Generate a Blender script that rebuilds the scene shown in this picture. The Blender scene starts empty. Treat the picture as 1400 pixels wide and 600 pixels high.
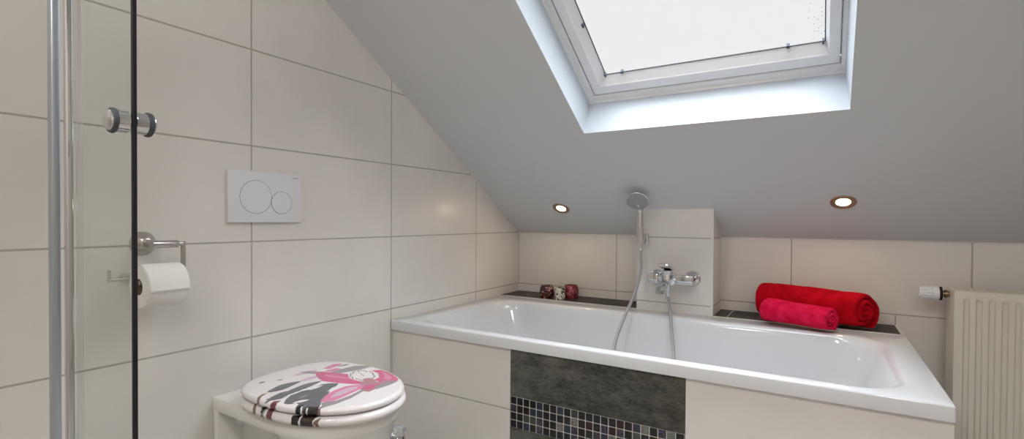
import bpy, bmesh, math, random
from mathutils import Vector, Matrix
SKY_LOW, SKY_TOP, SKY_COL = 1.36, 22.0, (.89, .955, 1, 1)
DL_W = .7
LAMP_W, LAMP_COL = 15, (1, .94, .875)
PANE_T = .62
DL_EM = 9
TILE, GROUT, SLOPE, LINING = (224, 221, 217), (176, 171, 166), (210, 213, 216), (204, 212, 221)
KNOB_Z = .202
BRX, BRY = .35, -1.345
HOSE = [(0.8245, -0.262, 0.845), (0.821, -0.29, 0.745), (0.809, -0.335, 0.65), (0.789, -0.4, 0.56), (0.781, -0.46, 0.499), (0.784, -0.52, 0.449), (0.796, -0.575, 0.375), (0.84, -0.64, 0.26), (0.99, -0.6, 0.24), (1.03, -0.53, 0.33), (1.016, -0.47, 0.426), (0.996, -0.42, 0.493), (0.976, -0.365, 0.555), (0.956, -0.315, 0.602)]
C = bpy.context.scene.collection
PI = math.pi
ZJ = 0.9                      # height of the main tile joint / foot of the roof slope
TH = 0.56206                  # roof pitch
CT, ST, TT = math.cos(TH), math.sin(TH), math.tan(TH)

# ---------------------------------------------------------------- camera
YAW, PITCH, ROLL = 0.554117, -0.0131027, 0.0060800
F0 = Vector((-math.sin(YAW), math.cos(YAW), 0)); R0 = Vector((math.cos(YAW), math.sin(YAW), 0)); U0 = Vector((0, 0, 1))
FW = F0*math.cos(PITCH) + U0*math.sin(PITCH); UP = -F0*math.sin(PITCH) + U0*math.cos(PITCH)
RR = R0*math.cos(ROLL) + UP*math.sin(ROLL); UU = -R0*math.sin(ROLL) + UP*math.cos(ROLL)
cam_d = bpy.data.cameras.new('camera'); cam = bpy.data.objects.new('camera', cam_d); C.objects.link(cam)
CAM = Vector((1.52552, -2.54165, ZJ + 0.07587))
M = Matrix((RR, UU, -FW)).transposed().to_4x4(); M.translation = CAM
cam.matrix_world = M
cam_d.sensor_width = 36; cam_d.sensor_fit = 'HORIZONTAL'; cam_d.lens = 36*689.25/1400
cam_d.shift_y = 8.47/1400; cam_d.clip_start = 0.02
bpy.context.scene.camera = cam

# ---------------------------------------------------------------- sky, exposure
vs = bpy.context.scene.view_settings
vs.view_transform = 'Standard'; vs.look = 'None'; vs.gamma = 1; vs.use_curve_mapping = False
vs.exposure = 0.03
W = bpy.data.worlds.new('overcast_sky'); bpy.context.scene.world = W; W.use_nodes = True
nt = W.node_tree; nt.nodes.clear()
wo = nt.nodes.new('ShaderNodeOutputWorld'); bg = nt.nodes.new('ShaderNodeBackground')
tc = nt.nodes.new('ShaderNodeTexCoord'); sp = nt.nodes.new('ShaderNodeSeparateXYZ'); mr = nt.nodes.new('ShaderNodeMapRange')
mr.inputs[1].default_value = 0.42; mr.inputs[2].default_value = 1.0; mr.inputs[3].default_value = SKY_LOW; mr.inputs[4].default_value = SKY_TOP
nt.links.new(tc.outputs['Generated'], sp.inputs[0]); nt.links.new(sp.outputs['Z'], mr.inputs[0])
mxc = nt.nodes.new('ShaderNodeMix'); mxc.data_type = 'RGBA'; mf = nt.nodes.new('ShaderNodeMapRange')
mf.inputs[1].default_value = .42; mf.inputs[2].default_value = .8; nt.links.new(sp.outputs['Z'], mf.inputs[0]); nt.links.new(mf.outputs[0], mxc.inputs[0])
mxc.inputs[6].default_value = (.985, 1, 1, 1); mxc.inputs[7].default_value = SKY_COL; nt.links.new(mxc.outputs[2], bg.inputs[0])
nt.links.new(mr.outputs[0], bg.inputs[1]); nt.links.new(bg.outputs[0], wo.inputs[0])

def area(name, loc, size, power, col, rot=(0, 0, 0)):
    l = bpy.data.lights.new(name, 'AREA'); l.shape = 'DISK'; l.size = size; l.energy = power; l.color = col
    o = bpy.data.objects.new(name, l); o.location = loc; o.rotation_euler = rot; C.objects.link(o); return o
# the light of the ceiling lamps behind the camera (their housings are built with the ceiling)
LAMPS = [((0.75, -2.95), 0.30), ((2.1, -2.95), 0.30)]
for (lx, ly), sz in LAMPS:
    area('ceiling_lamp_light', (lx, ly, 2.33), sz, LAMP_W, LAMP_COL)
LID_ART = [('G',[(0.231,-1.723),(0.239,-1.72),(0.243,-1.715),(0.246,-1.71),(0.249,-1.704),(0.251,-1.699),(0.253,-1.692),(0.253,-1.685),(0.252,-1.677),(0.25,-1.669),(0.248,-1.66),(0.246,-1.652),(0.244,-1.643),(0.241,-1.634),(0.238,-1.624),(0.234,-1.614),(0.231,-1.62),(0.227,-1.625),(0.224,-1.631),(0.221,-1.637),(0.218,-1.643),(0.216,-1.649),(0.214,-1.656),(0.212,-1.662),(0.211,-1.669),(0.213,-1.677),(0.215,-1.686),(0.218,-1.694),(0.221,-1.703),(0.224,-1.712)]),('G',[(0.286,-1.765),(0.293,-1.761),(0.297,-1.755),(0.301,-1.749),(0.304,-1.743),(0.307,-1.736),(0.309,-1.729),(0.309,-1.721),(0.308,-1.712),(0.307,-1.703),(0.306,-1.694),(0.304,-1.684),(0.302,-1.674),(0.3,-1.664),(0.297,-1.653),(0.294,-1.642),(0.29,-1.649),(0.286,-1.656),(0.283,-1.662),(0.28,-1.669),(0.276,-1.676),(0.274,-1.684),(0.272,-1.691),(0.27,-1.699),(0.268,-1.706),(0.269,-1.716),(0.271,-1.725),(0.273,-1.734),(0.276,-1.744),(0.279,-1.754)]),('G',[(0.283,-1.724),(0.287,-1.718),(0.289,-1.71),(0.291,-1.702),(0.293,-1.694),(0.294,-1.686),(0.296,-1.678),(0.297,-1.669),(0.298,-1.661),(0.3,-1.652),(0.299,-1.642),(0.297,-1.631),(0.295,-1.62),(0.292,-1.608),(0.288,-1.596),(0.283,-1.582),(0.279,-1.59),(0.275,-1.598),(0.272,-1.606),(0.269,-1.614),(0.267,-1.622),(0.266,-1.632),(0.267,-1.642),(0.268,-1.652),(0.27,-1.662),(0.271,-1.673),(0.273,-1.683),(0.274,-1.693),(0.276,-1.703),(0.278,-1.713)]),('G',[(0.343,-1.748),(0.354,-1.747),(0.36,-1.744),(0.364,-1.74),(0.367,-1.735),(0.368,-1.729),(0.366,-1.721),(0.363,-1.713),(0.36,-1.705),(0.356,-1.696),(0.352,-1.687),(0.348,-1.678),(0.343,-1.668),(0.337,-1.658),(0.332,-1.648),(0.325,-1.637),(0.322,-1.642),(0.318,-1.647),(0.315,-1.652),(0.313,-1.658),(0.31,-1.664),(0.308,-1.67),(0.307,-1.676),(0.306,-1.682),(0.305,-1.689),(0.305,-1.696),(0.309,-1.704),(0.315,-1.714),(0.321,-1.724),(0.329,-1.734)]),('G',[(0.365,-1.729),(0.334,-1.684),(0.318,-1.646),(0.308,-1.604),(0.322,-1.585),(0.342,-1.573),(0.358,-1.596),(0.371,-1.626),(0.394,-1.652),(0.418,-1.689),(0.45,-1.724),(0.43,-1.741),(0.402,-1.751),(0.418,-1.775),(0.394,-1.752),(0.382,-1.732)]),('W',[(0.319,-1.655),(0.32,-1.653),(0.321,-1.65),(0.322,-1.647),(0.322,-1.644),(0.322,-1.642),(0.323,-1.639),(0.323,-1.636),(0.323,-1.632),(0.323,-1.629),(0.323,-1.625),(0.322,-1.622),(0.321,-1.618),(0.32,-1.614),(0.319,-1.61),(0.318,-1.606),(0.317,-1.609),(0.316,-1.612),(0.316,-1.614),(0.315,-1.617),(0.314,-1.62),(0.314,-1.623),(0.314,-1.626),(0.314,-1.63),(0.314,-1.633),(0.315,-1.637),(0.315,-1.64),(0.316,-1.644),(0.316,-1.648),(0.317,-1.651)]),('W',[(0.306,-1.726),(0.307,-1.722),(0.307,-1.718),(0.308,-1.713),(0.308,-1.708),(0.309,-1.704),(0.309,-1.699),(0.309,-1.694),(0.31,-1.689),(0.309,-1.684),(0.309,-1.678),(0.308,-1.673),(0.308,-1.667),(0.307,-1.662),(0.306,-1.656),(0.305,-1.65),(0.304,-1.655),(0.303,-1.66),(0.303,-1.664),(0.302,-1.669),(0.302,-1.674),(0.301,-1.679),(0.301,-1.684),(0.301,-1.689),(0.302,-1.694),(0.302,-1.7),(0.302,-1.705),(0.303,-1.71),(0.304,-1.715),(0.304,-1.721)]),('W',[(0.361,-1.734),(0.364,-1.733),(0.366,-1.731),(0.368,-1.729),(0.37,-1.727),(0.372,-1.725),(0.373,-1.723),(0.375,-1.721),(0.376,-1.718),(0.377,-1.716),(0.378,-1.713),(0.378,-1.71),(0.379,-1.707),(0.379,-1.704),(0.379,-1.701),(0.379,-1.697),(0.376,-1.699),(0.374,-1.701),(0.372,-1.702),(0.37,-1.704),(0.368,-1.706),(0.366,-1.708),(0.364,-1.711),(0.363,-1.713),(0.362,-1.716),(0.362,-1.719),(0.361,-1.722),(0.361,-1.724),(0.36,-1.727),(0.36,-1.73)]),('W',[(0.372,-1.636),(0.372,-1.634),(0.372,-1.632),(0.372,-1.629),(0.372,-1.626),(0.371,-1.624),(0.37,-1.621),(0.37,-1.618),(0.369,-1.615),(0.368,-1.612),(0.366,-1.608),(0.364,-1.605),(0.362,-1.601),(0.36,-1.597),(0.358,-1.593),(0.356,-1.589),(0.356,-1.592),(0.356,-1.595),(0.356,-1.597),(0.356,-1.6),(0.356,-1.603),(0.357,-1.606),(0.358,-1.609),(0.359,-1.612),(0.361,-1.615),(0.362,-1.619),(0.364,-1.622),(0.366,-1.626),(0.367,-1.629),(0.369,-1.633)]),('S',[(0.346,-1.702),(0.348,-1.701),(0.348,-1.7),(0.348,-1.699),(0.349,-1.697),(0.349,-1.696),(0.349,-1.694),(0.35,-1.692),(0.35,-1.691),(0.349,-1.689),(0.349,-1.687),(0.348,-1.685),(0.348,-1.683),(0.347,-1.681),(0.347,-1.679),(0.346,-1.676),(0.345,-1.678),(0.344,-1.679),(0.344,-1.681),(0.343,-1.682),(0.343,-1.684),(0.343,-1.685),(0.343,-1.687),(0.343,-1.688),(0.343,-1.69),(0.344,-1.692),(0.344,-1.694),(0.344,-1.696),(0.345,-1.698),(0.345,-1.7)]),('N',[(0.419,-1.776),(0.398,-1.756),(0.388,-1.736),(0.393,-1.723),(0.406,-1.745),(0.438,-1.776),(0.427,-1.778)]),('W',[(0.435,-1.775),(0.412,-1.753),(0.401,-1.736),(0.404,-1.735),(0.419,-1.754),(0.441,-1.775)]),('O',[(0.441,-1.775),(0.418,-1.749),(0.41,-1.731),(0.439,-1.712),(0.456,-1.736),(0.484,-1.762),(0.464,-1.774)]),('W',[(0.452,-1.773),(0.427,-1.748),(0.416,-1.732),(0.42,-1.732),(0.434,-1.75),(0.456,-1.772)]),('B',[(0.482,-1.763),(0.456,-1.736),(0.443,-1.712),(0.447,-1.71),(0.461,-1.733),(0.487,-1.76)]),('B',[(0.271,-1.779),(0.244,-1.758),(0.234,-1.739),(0.237,-1.723),(0.247,-1.747),(0.265,-1.768),(0.285,-1.783)]),('M',[(0.336,-1.79),(0.31,-1.766),(0.307,-1.751),(0.32,-1.739),(0.329,-1.76),(0.343,-1.779),(0.351,-1.793)]),('S',[(0.138,-1.689),(0.135,-1.678),(0.144,-1.672),(0.151,-1.681),(0.147,-1.692)]),('S',[(0.162,-1.648),(0.165,-1.637),(0.172,-1.633),(0.176,-1.642),(0.17,-1.65)]),('L',[(0.166,-1.599),(0.158,-1.581),(0.151,-1.553),(0.174,-1.52),(0.198,-1.541),(0.18,-1.584)]),('L',[(0.226,-1.615),(0.222,-1.59),(0.224,-1.55),(0.247,-1.577),(0.243,-1.615)]),('S',[(0.159,-1.569),(0.163,-1.546),(0.188,-1.533),(0.221,-1.526),(0.203,-1.555)]),('P',[(0.179,-1.502),(0.163,-1.447),(0.179,-1.425),(0.195,-1.45),(0.201,-1.494)]),('P',[(0.206,-1.514),(0.211,-1.474),(0.235,-1.472),(0.239,-1.497),(0.225,-1.518)]),('S',[(0.234,-1.518),(0.232,-1.474),(0.235,-1.425),(0.265,-1.399),(0.289,-1.399),(0.289,-1.424),(0.277,-1.472),(0.265,-1.518)]),('S',[(0.194,-1.461),(0.195,-1.427),(0.211,-1.416),(0.21,-1.45)]),('K',[(0.205,-1.55),(0.204,-1.524),(0.246,-1.514),(0.299,-1.497),(0.339,-1.526),(0.389,-1.525),(0.407,-1.537),(0.376,-1.557),(0.334,-1.574),(0.29,-1.585),(0.251,-1.574)]),('P',[(0.239,-1.54),(0.277,-1.528),(0.328,-1.522),(0.34,-1.527),(0.295,-1.543),(0.258,-1.55)]),('K',[(0.319,-1.43),(0.336,-1.407),(0.372,-1.41),(0.418,-1.425),(0.453,-1.444),(0.458,-1.465),(0.429,-1.495),(0.4,-1.494),(0.393,-1.466),(0.358,-1.437)]),('P',[(0.357,-1.42),(0.388,-1.426),(0.426,-1.445),(0.434,-1.465),(0.414,-1.469),(0.392,-1.442)]),('R',[(0.385,-1.528),(0.37,-1.498),(0.386,-1.484),(0.42,-1.501),(0.434,-1.465),(0.46,-1.456),(0.463,-1.493),(0.461,-1.532),(0.465,-1.572),(0.445,-1.578),(0.418,-1.567)]),('K',[(0.417,-1.545),(0.434,-1.512),(0.445,-1.482),(0.452,-1.523),(0.451,-1.56),(0.436,-1.565)]),('S',[(0.442,-1.53),(0.444,-1.476),(0.462,-1.454),(0.469,-1.5),(0.466,-1.546)]),('P',[(0.414,-1.691),(0.391,-1.658),(0.379,-1.621),(0.377,-1.579),(0.395,-1.547),(0.415,-1.544),(0.431,-1.573),(0.436,-1.618),(0.441,-1.661),(0.435,-1.684)]),('L',[(0.416,-1.664),(0.396,-1.624),(0.394,-1.578),(0.408,-1.559),(0.418,-1.577),(0.423,-1.627)]),('S',[(0.423,-1.694),(0.444,-1.663),(0.445,-1.616),(0.435,-1.566),(0.447,-1.57),(0.462,-1.631),(0.461,-1.677),(0.452,-1.715)]),('W',[(0.376,-1.457),(0.388,-1.47),(0.394,-1.485),(0.395,-1.498),(0.391,-1.51),(0.382,-1.519),(0.369,-1.524),(0.353,-1.526),(0.335,-1.523),(0.318,-1.516),(0.302,-1.505),(0.29,-1.492),(0.282,-1.477),(0.28,-1.462),(0.284,-1.45),(0.293,-1.44),(0.307,-1.434),(0.325,-1.433),(0.343,-1.437),(0.361,-1.445)]),('N',[(0.37,-1.461),(0.372,-1.465),(0.37,-1.466),(0.365,-1.464),(0.363,-1.46),(0.366,-1.459)]),('M',[(0.38,-1.468),(0.382,-1.472),(0.379,-1.473),(0.375,-1.471),(0.373,-1.467),(0.376,-1.466)]),('N',[(0.384,-1.477),(0.385,-1.481),(0.383,-1.482),(0.378,-1.48),(0.376,-1.476),(0.379,-1.475)]),('M',[(0.389,-1.486),(0.391,-1.49),(0.388,-1.491),(0.384,-1.489),(0.382,-1.486),(0.384,-1.484)]),('N',[(0.389,-1.495),(0.391,-1.498),(0.388,-1.5),(0.384,-1.498),(0.382,-1.494),(0.385,-1.493)]),('M',[(0.381,-1.5),(0.382,-1.503),(0.38,-1.505),(0.376,-1.503),(0.374,-1.499),(0.376,-1.498)]),('N',[(0.376,-1.505),(0.378,-1.508),(0.375,-1.51),(0.371,-1.508),(0.369,-1.504),(0.371,-1.503)]),('M',[(0.376,-1.516),(0.377,-1.519),(0.375,-1.521),(0.37,-1.519),(0.368,-1.515),(0.371,-1.514)]),('N',[(0.363,-1.514),(0.365,-1.517),(0.362,-1.519),(0.358,-1.517),(0.356,-1.513),(0.358,-1.511)]),('M',[(0.353,-1.514),(0.355,-1.518),(0.352,-1.519),(0.348,-1.517),(0.346,-1.514),(0.348,-1.512)]),('N',[(0.343,-1.519),(0.345,-1.523),(0.342,-1.524),(0.338,-1.522),(0.336,-1.519),(0.338,-1.517)]),('M',[(0.332,-1.511),(0.334,-1.515),(0.331,-1.516),(0.327,-1.514),(0.324,-1.511),(0.327,-1.509)]),('N',[(0.319,-1.508),(0.321,-1.512),(0.319,-1.514),(0.314,-1.511),(0.312,-1.508),(0.314,-1.506)]),('M',[(0.311,-1.499),(0.314,-1.503),(0.311,-1.504),(0.306,-1.502),(0.304,-1.498),(0.307,-1.497)]),('N',[(0.302,-1.491),(0.304,-1.495),(0.301,-1.496),(0.297,-1.494),(0.294,-1.491),(0.297,-1.489)]),('M',[(0.301,-1.481),(0.303,-1.485),(0.301,-1.487),(0.296,-1.485),(0.294,-1.481),(0.296,-1.479)]),('N',[(0.292,-1.472),(0.294,-1.476),(0.292,-1.478),(0.287,-1.476),(0.285,-1.472),(0.287,-1.47)]),('M',[(0.289,-1.462),(0.291,-1.466),(0.288,-1.468),(0.284,-1.465),(0.281,-1.461),(0.284,-1.46)]),('N',[(0.295,-1.455),(0.298,-1.459),(0.295,-1.461),(0.29,-1.458),(0.288,-1.454),(0.29,-1.453)]),('M',[(0.298,-1.447),(0.3,-1.451),(0.298,-1.452),(0.293,-1.45),(0.291,-1.446),(0.293,-1.444)]),('N',[(0.307,-1.442),(0.309,-1.446),(0.306,-1.448),(0.302,-1.446),(0.299,-1.441),(0.302,-1.44)]),('M',[(0.32,-1.445),(0.323,-1.449),(0.32,-1.451),(0.315,-1.448),(0.313,-1.444),(0.316,-1.443)]),('N',[(0.328,-1.438),(0.33,-1.442),(0.327,-1.444),(0.323,-1.441),(0.32,-1.437),(0.323,-1.436)]),('M',[(0.34,-1.441),(0.342,-1.445),(0.34,-1.447),(0.335,-1.445),(0.333,-1.441),(0.336,-1.439)]),('N',[(0.351,-1.448),(0.354,-1.452),(0.351,-1.454),(0.346,-1.451),(0.344,-1.447),(0.347,-1.446)]),('M',[(0.36,-1.455),(0.362,-1.459),(0.36,-1.461),(0.355,-1.459),(0.353,-1.455),(0.356,-1.453)]),('R',[(0.403,-1.492),(0.408,-1.5),(0.408,-1.509),(0.402,-1.515),(0.393,-1.518),(0.382,-1.517),(0.373,-1.512),(0.367,-1.504),(0.368,-1.496),(0.373,-1.489),(0.383,-1.486),(0.394,-1.487)]),('S',[(0.297,-1.464),(0.299,-1.463),(0.347,-1.482),(0.348,-1.486)])]
SEAT_ART = [('B',[(0.258,-1.785),(0.234,-1.764),(0.216,-1.743),(0.22,-1.741),(0.245,-1.763),(0.273,-1.784)]),('N',[(0.274,-1.768),(0.263,-1.757),(0.268,-1.748),(0.284,-1.752),(0.286,-1.768)]),('M',[(0.327,-1.793),(0.3,-1.77),(0.29,-1.752),(0.308,-1.744),(0.316,-1.76),(0.329,-1.78),(0.343,-1.796)]),('N',[(0.422,-1.796),(0.396,-1.771),(0.38,-1.748),(0.402,-1.734),(0.406,-1.753),(0.415,-1.769),(0.443,-1.795),(0.431,-1.797)]),('O',[(0.446,-1.795),(0.424,-1.774),(0.411,-1.752),(0.405,-1.732),(0.443,-1.713),(0.44,-1.732),(0.447,-1.754),(0.471,-1.785),(0.456,-1.792)]),('B',[(0.471,-1.785),(0.447,-1.754),(0.442,-1.733),(0.454,-1.717),(0.453,-1.745),(0.478,-1.782)])]

# ---------------------------------------------------------------- helpers
def lin(r, g, b):
    f = lambda c: (c/255/12.92) if c/255 <= .04045 else ((c/255+.055)/1.055)**2.4
    return (f(r), f(g), f(b), 1)
def new_mat(name, col=(200, 200, 200), rough=.5, metal=0, spec=.5, **kw):
    m = bpy.data.materials.new(name); m.use_nodes = True
    b = m.node_tree.nodes['Principled BSDF']
    b.inputs['Base Color'].default_value = lin(*col); b.inputs['Roughness'].default_value = rough
    b.inputs['Metallic'].default_value = metal; b.inputs['Specular IOR Level'].default_value = spec
    for k, v in kw.items(): b.inputs[k.replace('_', ' ')].default_value = v
    return m
class N:                                   # tiny node builder
    def __init__(s, m): s.t = m.node_tree; s.b = s.t.nodes.get('Principled BSDF')
    def n(s, typ, ins=(), **kw):
        x = s.t.nodes.new(typ)
        for k, v in kw.items(): setattr(x, k, v)
        for i, v in enumerate(ins):
            if v is None: continue
            if hasattr(v, 'links') or isinstance(v, bpy.types.NodeSocket): s.t.links.new(v, x.inputs[i])
            else: x.inputs[i].default_value = v
        return x
    def math(s, op, a, b=None, c=None): return s.n('ShaderNodeMath', (a, b, c), operation=op).outputs[0]
    def mix(s, fac, a, b):
        x = s.t.nodes.new('ShaderNodeMix'); x.data_type = 'RGBA'
        for sock, v in ((x.inputs[0], fac), (x.inputs[6], a), (x.inputs[7], b)):
            if isinstance(v, bpy.types.NodeSocket): s.t.links.new(v, sock)
            else: sock.default_value = v
        return x.outputs[2]
    def noise(s, vec, scale, detail=3, rough=.5):
        x = s.t.nodes.new('ShaderNodeTexNoise'); x.inputs['Scale'].default_value = scale; x.inputs['Detail'].default_value = detail
        x.inputs['Roughness'].default_value = rough; s.t.links.new(vec, x.inputs['Vector']); return x.outputs[0]
    def pos(s): return s.n('ShaderNodeNewGeometry').outputs['Position']
    def ramp(s, v, lo, hi, a=0., b=1.): return s.n('ShaderNodeMapRange', (v, lo, hi, a, b)).outputs[0]
    def to(s, sock, name): s.t.links.new(sock, s.b.inputs[name])
    def bump(s, h, strength=.3, dist=.01):
        x = s.t.nodes.new('ShaderNodeBump'); x.inputs['Strength'].default_value = strength; x.inputs['Distance'].default_value = dist
        s.t.links.new(h, x.inputs['Height']); s.to(x.outputs[0], 'Normal')
def joint(nb, u, u0, du, w=.0050):
    f = nb.math('FRACT', nb.math('DIVIDE', nb.math('SUBTRACT', u, u0), du))
    d = nb.math('MULTIPLY', nb.math('MINIMUM', f, nb.math('SUBTRACT', 1., f)), du)
    return nb.ramp(d, w*.35, w*.65, 1., 0.)
def tile_mat(name, ax, u0, du, v0=ZJ, dv=.3, col=TILE, grout=GROUT, low=None, vert=True):
    m = new_mat(name, rough=.36, spec=.45); nb = N(m); p = nb.pos(); s = nb.n('ShaderNodeSeparateXYZ', (p,))
    u = s.outputs['XYZ'.index(ax)]; v = s.outputs[2]
    jv = joint(nb, v, v0, dv); mask = jv
    if vert:
        ju = joint(nb, u, u0, du)
        if low:                            # left of the boxing the course starts with a whole tile
            sl_ = nb.math('LESS_THAN', u, .774)
            ju = nb.math('ADD', nb.math('MULTIPLY', joint(nb, u, .6, .6), sl_), nb.math('MULTIPLY', ju, nb.math('SUBTRACT', 1., sl_)))
        if low:                            # the cut course below the main joint has joints of its own
            jl = joint(nb, u, low[0], low[1]); sel = nb.math('LESS_THAN', v, low[2])
            ju = nb.math('ADD', nb.math('MULTIPLY', jl, sel), nb.math('MULTIPLY', ju, nb.math('SUBTRACT', 1., sel)))
        mask = nb.math('MAXIMUM', ju, jv)
    n1 = nb.noise(p, 3.0, 4); n2 = nb.noise(p, 60, 3)
    c = nb.mix(nb.ramp(n1, .35, .65), lin(*[x-5 for x in col]), lin(*[min(255, x+4) for x in col]))
    nb.to(nb.mix(mask, c, lin(*grout)), 'Base Color')
    nb.to(nb.math('ADD', nb.math('MULTIPLY', mask, .4), nb.ramp(nb.noise(p, 14, 4), .3, .7, .28, .42)), 'Roughness')
    h = nb.math('SUBTRACT', nb.math('ADD', nb.math('MULTIPLY', n2, .06), nb.math('MULTIPLY', nb.noise(p, 9, 3), .25)), nb.math('MULTIPLY', mask, .8))
    nb.bump(h, .35, .003)
    return m

WL = {}
def tag(o, label, cat, group=None):
    o['label'] = label; o['category'] = cat
    if group: o['group'] = group
    return o
def thing(name, label, cat, loc, group=None):
    o = bpy.data.objects.new(name, None); o.empty_display_size = .05; C.objects.link(o)
    o.location = loc; WL[o.name] = Vector(loc); return tag(o, label, cat, group)
class MB:
    def __init__(s): s.v = []; s.f = []; s.m = []
    def add(s, vs_, fs, mi=0):
        k = len(s.v); s.v += [Vector(v) for v in vs_]; s.f += [tuple(i+k for i in f) for f in fs]; s.m += [mi]*len(fs); return s
    def box(s, a, b, mi=0):
        (x0, y0, z0), (x1, y1, z1) = [min(p, q) for p, q in zip(a, b)], [max(p, q) for p, q in zip(a, b)]
        return s.add([(x0,y0,z0),(x1,y0,z0),(x1,y1,z0),(x0,y1,z0),(x0,y0,z1),(x1,y0,z1),(x1,y1,z1),(x0,y1,z1)],
                     [(0,3,2,1),(4,5,6,7),(0,1,5,4),(1,2,6,5),(2,3,7,6),(3,0,4,7)], mi)
    def rbox(s, a, b, r=.003, seg=2, mi=0, rot=None, piv=None):     # bevelled box
        bm = bmesh.new(); bmesh.ops.create_cube(bm, size=1)
        a, b = Vector(a), Vector(b); c = (a+b)/2; d = [abs(x) for x in (b-a)]
        for v in bm.verts: v.co = Vector((v.co.x*d[0], v.co.y*d[1], v.co.z*d[2])) + c
        bmesh.ops.bevel(bm, geom=bm.edges[:], offset=r, segments=seg, affect='EDGES', profile=.5)
        if rot is not None:
            for v in bm.verts: v.co = rot @ (v.co-piv) + piv
        return s.bm(bm, mi)
    def bm(s, bm, mi=0):
        bm.verts.ensure_lookup_table(); bm.verts.index_update()
        s.add([v.co.copy() for v in bm.verts], [[v.index for v in f.verts] for f in bm.faces], mi); bm.free(); return s
    def loft(s, rings, cap0=True, cap1=True, mi=0, closed=True):
        n = len(rings[0]); vs_ = [p for r in rings for p in r]; fs = []
        for i in range(len(rings)-1):
            for j in range(n if closed else n-1):
                k = (j+1) % n; fs.append((i*n+j, i*n+k, (i+1)*n+k, (i+1)*n+j))
        if cap0: fs.append(tuple(range(n))[::-1])
        if cap1: fs.append(tuple((len(rings)-1)*n+j for j in range(n)))
        return s.add(vs_, fs, mi)
    def lathe(s, prof, o, ax, n=40, mi=0, caps=True):    # prof: (radius, distance along axis)
        o = Vector(o); ax = Vector(ax).normalized(); a = ax.orthogonal().normalized(); b = ax.cross(a)
        rings = [[o + ax*h + (a*math.cos(t)+b*math.sin(t))*max(r, 1e-5) for t in [2*PI*i/n for i in range(n)]] for r, h in prof]
        return s.loft(rings, caps, caps, mi)
    def tube(s, pts, r, n=12, mi=0, caps=True):
        pts = [Vector(p) for p in pts]; rings = []; a = None
        for i, p in enumerate(pts):
            d = (pts[min(i+1, len(pts)-1)] - pts[max(i-1, 0)]).normalized()
            a = d.orthogonal().normalized() if a is None else (a - d*a.dot(d)).normalized()
            b = d.cross(a); rr = r(i/(len(pts)-1)) if callable(r) else r
            rings.append([p + (a*math.cos(t)+b*math.sin(t))*rr for t in [2*PI*k/n for k in range(n)]])
        return s.loft(rings, caps, caps, mi)
    def build(s, name, mats, parent=None, smooth=True, fix=True, angle=35):
        org = Vector((0, 0, 0))
        if parent is not None: org = WL[parent.name]
        me = bpy.data.meshes.new(name)
        me.from_pydata([tuple(v-org) for v in s.v], [], s.f)
        for m in (mats if isinstance(mats, (list, tuple)) else [mats]): me.materials.append(m)
        me.polygons.foreach_set('material_index', s.m)
        if fix:
            bm = bmesh.new(); bm.from_mesh(me); bmesh.ops.recalc_face_normals(bm, faces=bm.faces[:]); bm.to_mesh(me); bm.free()
        if smooth:
            me.polygons.foreach_set('use_smooth', [True]*len(me.polygons)); me.set_sharp_from_angle(angle=math.radians(angle))
        me.update(); o = bpy.data.objects.new(name, me); C.objects.link(o)
        if parent is not None: o.parent = parent; WL[o.name] = org
        return o
def struct(o): o['kind'] = 'structure'; return o
def smoothpath(pts, n=12):                 # Catmull-Rom
    P = [Vector(p) for p in pts]; P = [P[0]*2-P[1]] + P + [P[-1]*2-P[-2]]; out = []
    for i in range(1, len(P)-2):
        for k in range(n):
            t = k/n; a, b, c, d = P[i-1:i+3]
            out.append(.5*((2*b) + (c-a)*t + (2*a-5*b+4*c-d)*t*t + (3*b-a-3*c+d)*t**3))
    return out + [P[-2]]
def rrect(x0, x1, y0, y1, r, z, n=8):
    out = []
    for cx, cy, a0 in ((x1-r, y1-r, 0), (x0+r, y1-r, PI/2), (x0+r, y0+r, PI), (x1-r, y0+r, 1.5*PI)):
        for k in range(n+1):
            a = a0 + PI/2*k/n; out.append(Vector((cx+r*math.cos(a), cy+r*math.sin(a), z)))
    return out
def SL(x, s, n):                           # point on the roof slope: across, up the slope, behind it
    return Vector((x, -s*CT + n*ST, ZJ + s*ST + n*CT))

# ---------------------------------------------------------------- materials
M_left = tile_mat('beige_wall_tile_left', 'Y', -0.4278, .6)
M_back = tile_mat('beige_wall_tile_back', 'X', 1.405, .6, low=(.6, 1.175, ZJ-.301))
M_boxf = tile_mat('beige_wall_tile_boxing', 'X', 0, .6, v0=ZJ-.004, vert=False)
M_bath = tile_mat('beige_tile_bath_front', 'X', .5835, 5.0, v0=ZJ-.604, vert=False)
M_plain = new_mat('painted_wall', (215, 210, 203), .6)
M_slope = new_mat('matt_white_ceiling_paint', SLOPE, .75, spec=.25); nb = N(M_slope); nb.bump(nb.noise(nb.pos(), 90, 4), .12, .002)
M_lining = new_mat('white_reveal_lining', LINING, .5)
M_white = new_mat('white_lacquer', (226, 226, 224), .3)
M_sash = new_mat('white_sash_lacquer', (232, 233, 236), .35)
M_gasket = new_mat('dark_rubber_gasket', (40, 44, 52), .6)
M_clip = new_mat('grey_plastic_clip', (84, 92, 104), .85, spec=.1)
M_floor = tile_mat('grey_floor_tile', 'X', 0, .6, v0=0, dv=.3, col=(150, 147, 142))
M_chrome = new_mat('polished_chrome', (215, 217, 220), .07, 1)
M_steel = new_mat('brushed_steel', (190, 188, 184), .28, 1)
M_alu = new_mat('satin_aluminium', (190, 199, 210), .3, 1)
M_ceramic = new_mat('white_sanitary_ceramic', (232, 231, 229), .12, spec=.6)
M_acryl = new_mat('white_bath_acrylic', (212, 214, 218), .1, spec=.55)
M_plastic = new_mat('white_plastic', (222, 225, 230), .3)
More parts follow.
